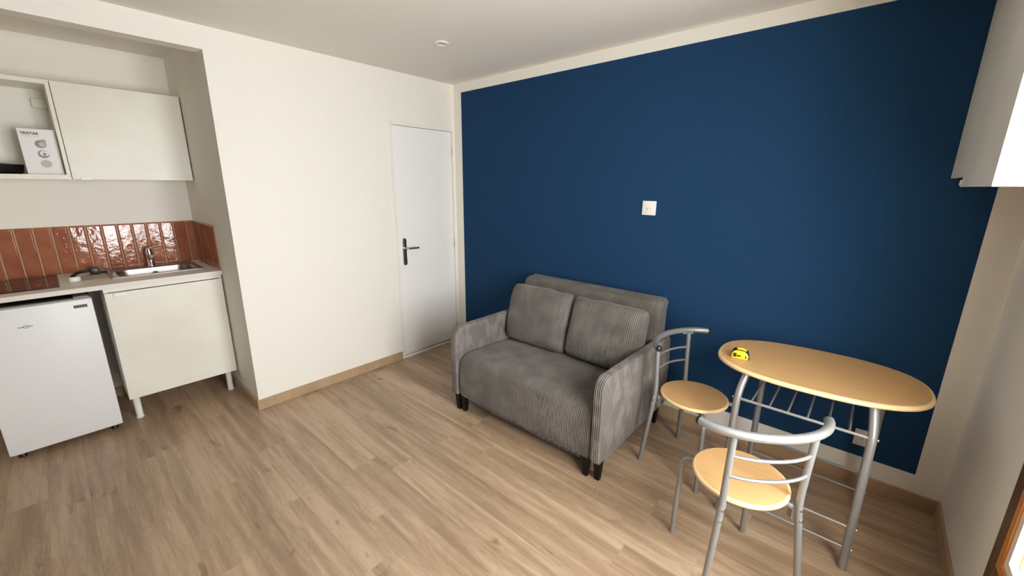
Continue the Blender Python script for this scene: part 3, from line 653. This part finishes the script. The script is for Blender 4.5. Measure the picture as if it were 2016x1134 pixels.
# ------------------------------------------------------------------ bistro chairs
def build_chair():
    c = thing('bistro_chair', (0, 0, 0)); WM[c] = Matrix.Identity(4)
    # local: X right, Y towards the front, origin between the rear feet
    for s in (-1, 1):
        part('rear_leg', MB().tube(bend_path([(s*0.190, 0.0, 0.0), (s*0.143, 0.031, 0.440), (s*0.146, 0.018, 0.738)], 0.06, 8), 0.0125, 14), 'silver', c, smooth=45)
    for s in (-1, 1):
        part('front_leg', MB().tube(bend_path([(s*0.165, 0.342, 0.0), (s*0.160, 0.335, 0.412), (s*0.085, 0.275, 0.414), (s*0.118, 0.06, 0.414), (s*0.134, 0.042, 0.412)], 0.055, 8), 0.0115, 14), 'silver', c, smooth=45)
    for s in (-1, 1):
        bkx = s*0.134
        part('mount_plate', MB().box(bkx-0.003, bkx+0.003, 0.038, 0.062, 0.360, 0.428), 'silver', c, 0.001, 1)
        for z in (0.372, 0.416):
            ex = s*(0.190-0.047*z/0.44)
            part('bolt', MB().lathe([(0.0, -0.017), (0.004, -0.0165), (0.0065, -0.013), (0.0065, -0.009), (0.0, -0.009)], (ex, 0.031*z/0.44, z), 12, 'y'), 'chrome', c, smooth=40)
            part('bolt', MB().lathe([(0.0, 0.009), (0.0062, 0.009), (0.0062, 0.013), (0.004, 0.0165), (0.0, 0.017)], (ex, 0.031*z/0.44, z), 12, 'x'), 'chrome', c, smooth=40)
    # top rail: an arc wrapping forward at both ends
    def arc(hw, yb, ye, z, n=20):
        out = []
        for k in range(n+1):
            u = -1+2*k/n; out.append((hw*math.sin(u*1.25)/math.sin(1.25), yb+(ye-yb)*(1-math.cos(u*1.25))/(1-math.cos(1.25)), z))
        return out
    ar = arc(0.238, -0.030, 0.088, 0.748)
    part('top_rail', MB().tube(ar, 0.0165, 16), 'silver', c, smooth=50)
    for e, d in ((ar[0], Vector(ar[0])-Vector(ar[1])), (ar[-1], Vector(ar[-1])-Vector(ar[-2]))):
        d = d.normalized(); e = Vector(e)
        part('end_plug', MB().tube([e-d*0.004, e+d*0.003, e+d*0.008, e+d*0.011], [0.0167, 0.0167, 0.0125, 0.004], 16), 'black_plastic', c, smooth=60)
    for s in (-1, 1):
        part('rail_mount', MB().tube([(s*0.118, -0.004, 0.7315), (s*0.146, 0.011, 0.7315), (s*0.171, 0.027, 0.7315)], 0.0052, 8), 'silver', c, smooth=45)
    for z in (0.648, 0.566):
        g = [(0.141*math.sin(u)/math.sin(0.8), 0.020-0.034*(math.cos(u)-math.cos(0.8))/(1-math.cos(0.8)), z) for u in [-0.8+1.6*k/16 for k in range(17)]]
        part('rung', MB().tube(g, 0.0068, 10), 'silver', c, smooth=45)
    def disc_prof(r0, z0, z1): return None
    def ell(r, z, n=64): return [(r*math.cos(2*PI*k/n)*0.99, 0.175+r*math.sin(2*PI*k/n)*1.0, z) for k in range(n)]
    st = MB(); st.v += ell(0.1665, 0.4485); st.f.append(tuple(range(64)))
    seat = part('seat', MB().grid([ell(0.155, 0.4262), ell(0.1665, 0.4485), ell(0.1, 0.4486), ell(0.0004, 0.4486)], closed_v=True), 'beech', c, smooth=20)
    eb = MB().grid([ell(0.1665, 0.4484), ell(0.1715, 0.4478), ell(0.1755, 0.4450), ell(0.1770, 0.4400), ell(0.1760, 0.4340), ell(0.172, 0.4295), ell(0.164, 0.4262), ell(0.15, 0.4262)], closed_v=True)
    part('lit_edge', eb, 'beech_lit_edge', seat, smooth=60)
    return c
ch = build_chair()
tag(ch, 'silver tubular bistro chair with round beech seat standing between sofa and table', 'chair', 'bistro chairs')
ch.location = (2.320, -0.408, 0); ch.rotation_euler = (0, 0, -0.239-PI/2)
c2 = copy_tree(ch)
tag(c2, 'silver tubular bistro chair in the foreground, its backrest turned to the camera', 'chair', 'bistro chairs')
c2.location = (2.966, -1.128, 0); c2.rotation_euler = (0, 0, 2.303-PI/2)

# ------------------------------------------------------------------ oval table
TX, TY, TZ = 2.990, -0.432, 0.764
tb = thing('dining_table', (TX, TY, 0), 'oval beech bistro table on silver tube legs before the blue wall', 'table')
def sup(a, b, z, n=96, e=2.5):
    out = []
    for k in range(n):
        t = 2*PI*k/n; c, s = math.cos(t), math.sin(t)
        px, py = a*math.copysign(abs(c)**(2/e), c), b*math.copysign(abs(s)**(2/e), s)
        out.append((TX+px*0.9986-py*0.0523, TY+px*0.0523+py*0.9986, z))
    return out
A_, B_ = 0.400, 0.276
top = part('table_top', MB().grid([sup(A_-0.02, B_-0.02, TZ-0.022), sup(A_-0.012, B_-0.012, TZ), sup(A_*0.6, B_*0.6, TZ+0.0001), sup(0.0004, 0.0003, TZ+0.0001)], closed_v=True), 'beech', tb, smooth=20)
part('lit_edge', MB().grid([sup(A_-0.012, B_-0.012, TZ-0.0001), sup(A_-0.005, B_-0.005, TZ-0.001), sup(A_-0.001, B_-0.001, TZ-0.005), sup(A_, B_, TZ-0.010), sup(A_-0.001, B_-0.001, TZ-0.016), sup(A_-0.006, B_-0.006, TZ-0.021), sup(A_-0.02, B_-0.02, TZ-0.0225)], closed_v=True), 'beech_lit_edge', top, smooth=60)
LX0, LX1, LYF, LYB = 2.737, 3.228, -0.688, -0.215
def tl(x, y):
    sx = 1 if x < TX else -1; sy = 1 if y < TY else -1
    return bend_path([(x, y, 0), (x+sx*0.004, y+sy*0.018, 0.64), (x+sx*0.020, y+sy*0.075, 0.742)], 0.07, 8)
for x in (LX0, LX1):
    for y in (LYF, LYB):
        xx = x+(0.032 if y == LYB else 0)
        lg = part('leg', MB().tube(tl(xx, y), 0.0155, 16), 'silver', tb, smooth=45)
        sy = -1 if y == LYF else 1
        for z in (0.615, 0.200, 0.100):
            yy_ = y-sy*0.018*z/0.64
            part('bolt', MB().lathe([(0.0, 0.016), (0.005, 0.0155), (0.0065, 0.0125), (0.0065, 0.010), (0.0, 0.010)] if x == LX1 else [(0.0, -0.010), (0.0065, -0.010), (0.0065, -0.0125), (0.005, -0.0155), (0.0, -0.016)], (xx+(-0.004 if x == LX1 else 0.004)*z/0.64+0.005*(1 if x == LX1 else -1), yy_, z), 10, 'x'), 'chrome', lg, smooth=40)
for (y, dy, a, b) in ((LYF, 1, LX0, LX1), (LYB, -1, LX0+0.032, LX1+0.032)):
    yu = y+dy*0.017
    part('rack_rail', MB().tube([(a+0.004, yu, 0.615), (b-0.004, yu, 0.615)], 0.0068, 10), 'silver', tb, smooth=45)
    for z in (0.200, 0.100):
        yl = y+dy*0.018*z/0.64
        part('stretcher', MB().tube([(a, yl, z), (b, yl, z)], 0.0058, 10), 'silver', tb, smooth=45)
for k in range(6):
    x = 2.800+0.0705*k
    part('rack_bar', MB().tube([(x, LYF+0.017, 0.619), (x, LYB-0.017, 0.619)], 0.0048, 8), 'silver', tb, smooth=45)

# tape measure on the table
tpx, tpy = 2.704, -0.548
tm = thing('tape_measure', (tpx, tpy, TZ), 'yellow and black tape measure near the left end of the oval table', 'tape measure')
tm_rot = Matrix.Translation((tpx, tpy, TZ)) @ Matrix.Rotation(math.radians(8), 4, 'Z') @ Matrix.Diagonal((1.05, 1.15, 0.86, 1))
def tpart(name, mb, m, **kw):
    mb.v = [tuple(tm_rot @ Vector(v)) for v in mb.v]; return part(name, mb, m, tm, **kw)
body = [(-0.032, 0.001), (0.030, 0.001), (0.034, 0.006), (0.034, 0.022), (0.028, 0.040), (0.014, 0.050), (-0.012, 0.051), (-0.026, 0.045), (-0.034, 0.030), (-0.035, 0.010)]
tpart('case', MB().prism(body, -0.016, 0.016, 'y'), 'yellow', bevel=0.003, seg=2)
band = [(a*1.05, 0.0275+(b-0.026)*1.045) for a, b in body]
tpart('grip_band', MB().prism(band, 0.0165, 0.021, 'y').prism(band, -0.013, 0.013, 'y'), 'black_plastic', bevel=0.001, seg=1)
tpart('label_panel', MB().box(-0.028, -0.014, -0.0172, -0.0158, 0.012, 0.034).box(-0.012, 0.004, -0.0172, -0.0158, 0.016, 0.024), 'ink')
tpart('label_panel', MB().box(0.022, 0.026, -0.0172, -0.0158, 0.010, 0.026), 'ink')
tpart('lock_button', MB().tube(smooth_path([(-0.014, 0, 0.053), (0.004, 0, 0.056), (0.022, 0, 0.048)]), 0.007, 10), 'yellow', smooth=50)
tpart('blade_hook', MB().box(0.034, 0.040, -0.008, 0.008, 0.002, 0.005).box(0.038, 0.040, -0.008, 0.008, -0.0005, 0.014), 'steel')

# ------------------------------------------------------------------ high cabinet by the window
HX0, HY0, HZ0, HZ1 = 3.306, -0.996, 1.581, 2.42
hc = thing('corner_wall_cabinet', (3.43, -0.5, HZ0), 'tall white wall cabinet hung on the right wall at the frame edge', 'cabinet')
part('side_panel', MB().box(HX0+0.0125, W, HY0, HY0+0.018, HZ0, HZ1), 'ivory_dimmed', hc, 0.0008, 1)
part('side_panel', MB().box(HX0+0.020, W, -0.020, -0.002, HZ0+0.040, HZ1), 'white_in', hc)
part('bottom_panel', MB().box(HX0+0.020, W, HY0+0.018, -0.020, HZ0+0.040, HZ0+0.058), 'white_in', hc)
part('top_panel', MB().box(HX0+0.020, W, HY0+0.018, -0.020, HZ1-0.018, HZ1), 'white_in', hc)
fd_ = part('front_panel', MB().prism([(HY0, HZ0), (-0.394, HZ0), (-0.394, HZ0+0.036), (-0.003, HZ0+0.036), (-0.003, HZ1), (HY0, HZ1)], HX0, HX0+0.012, 'x'), 'white_lam', hc)
part('hook', MB().tube(smooth_path([(HX0+0.006, -0.40, HZ0+0.003), (HX0+0.006, -0.345, HZ0+0.003), (HX0+0.006, -0.30, HZ0+0.010), (HX0+0.006, -0.31, HZ0+0.022), (HX0+0.006, -0.335, HZ0+0.021)]), 0.0035, 8), 'plastic_white', fd_, smooth=45)
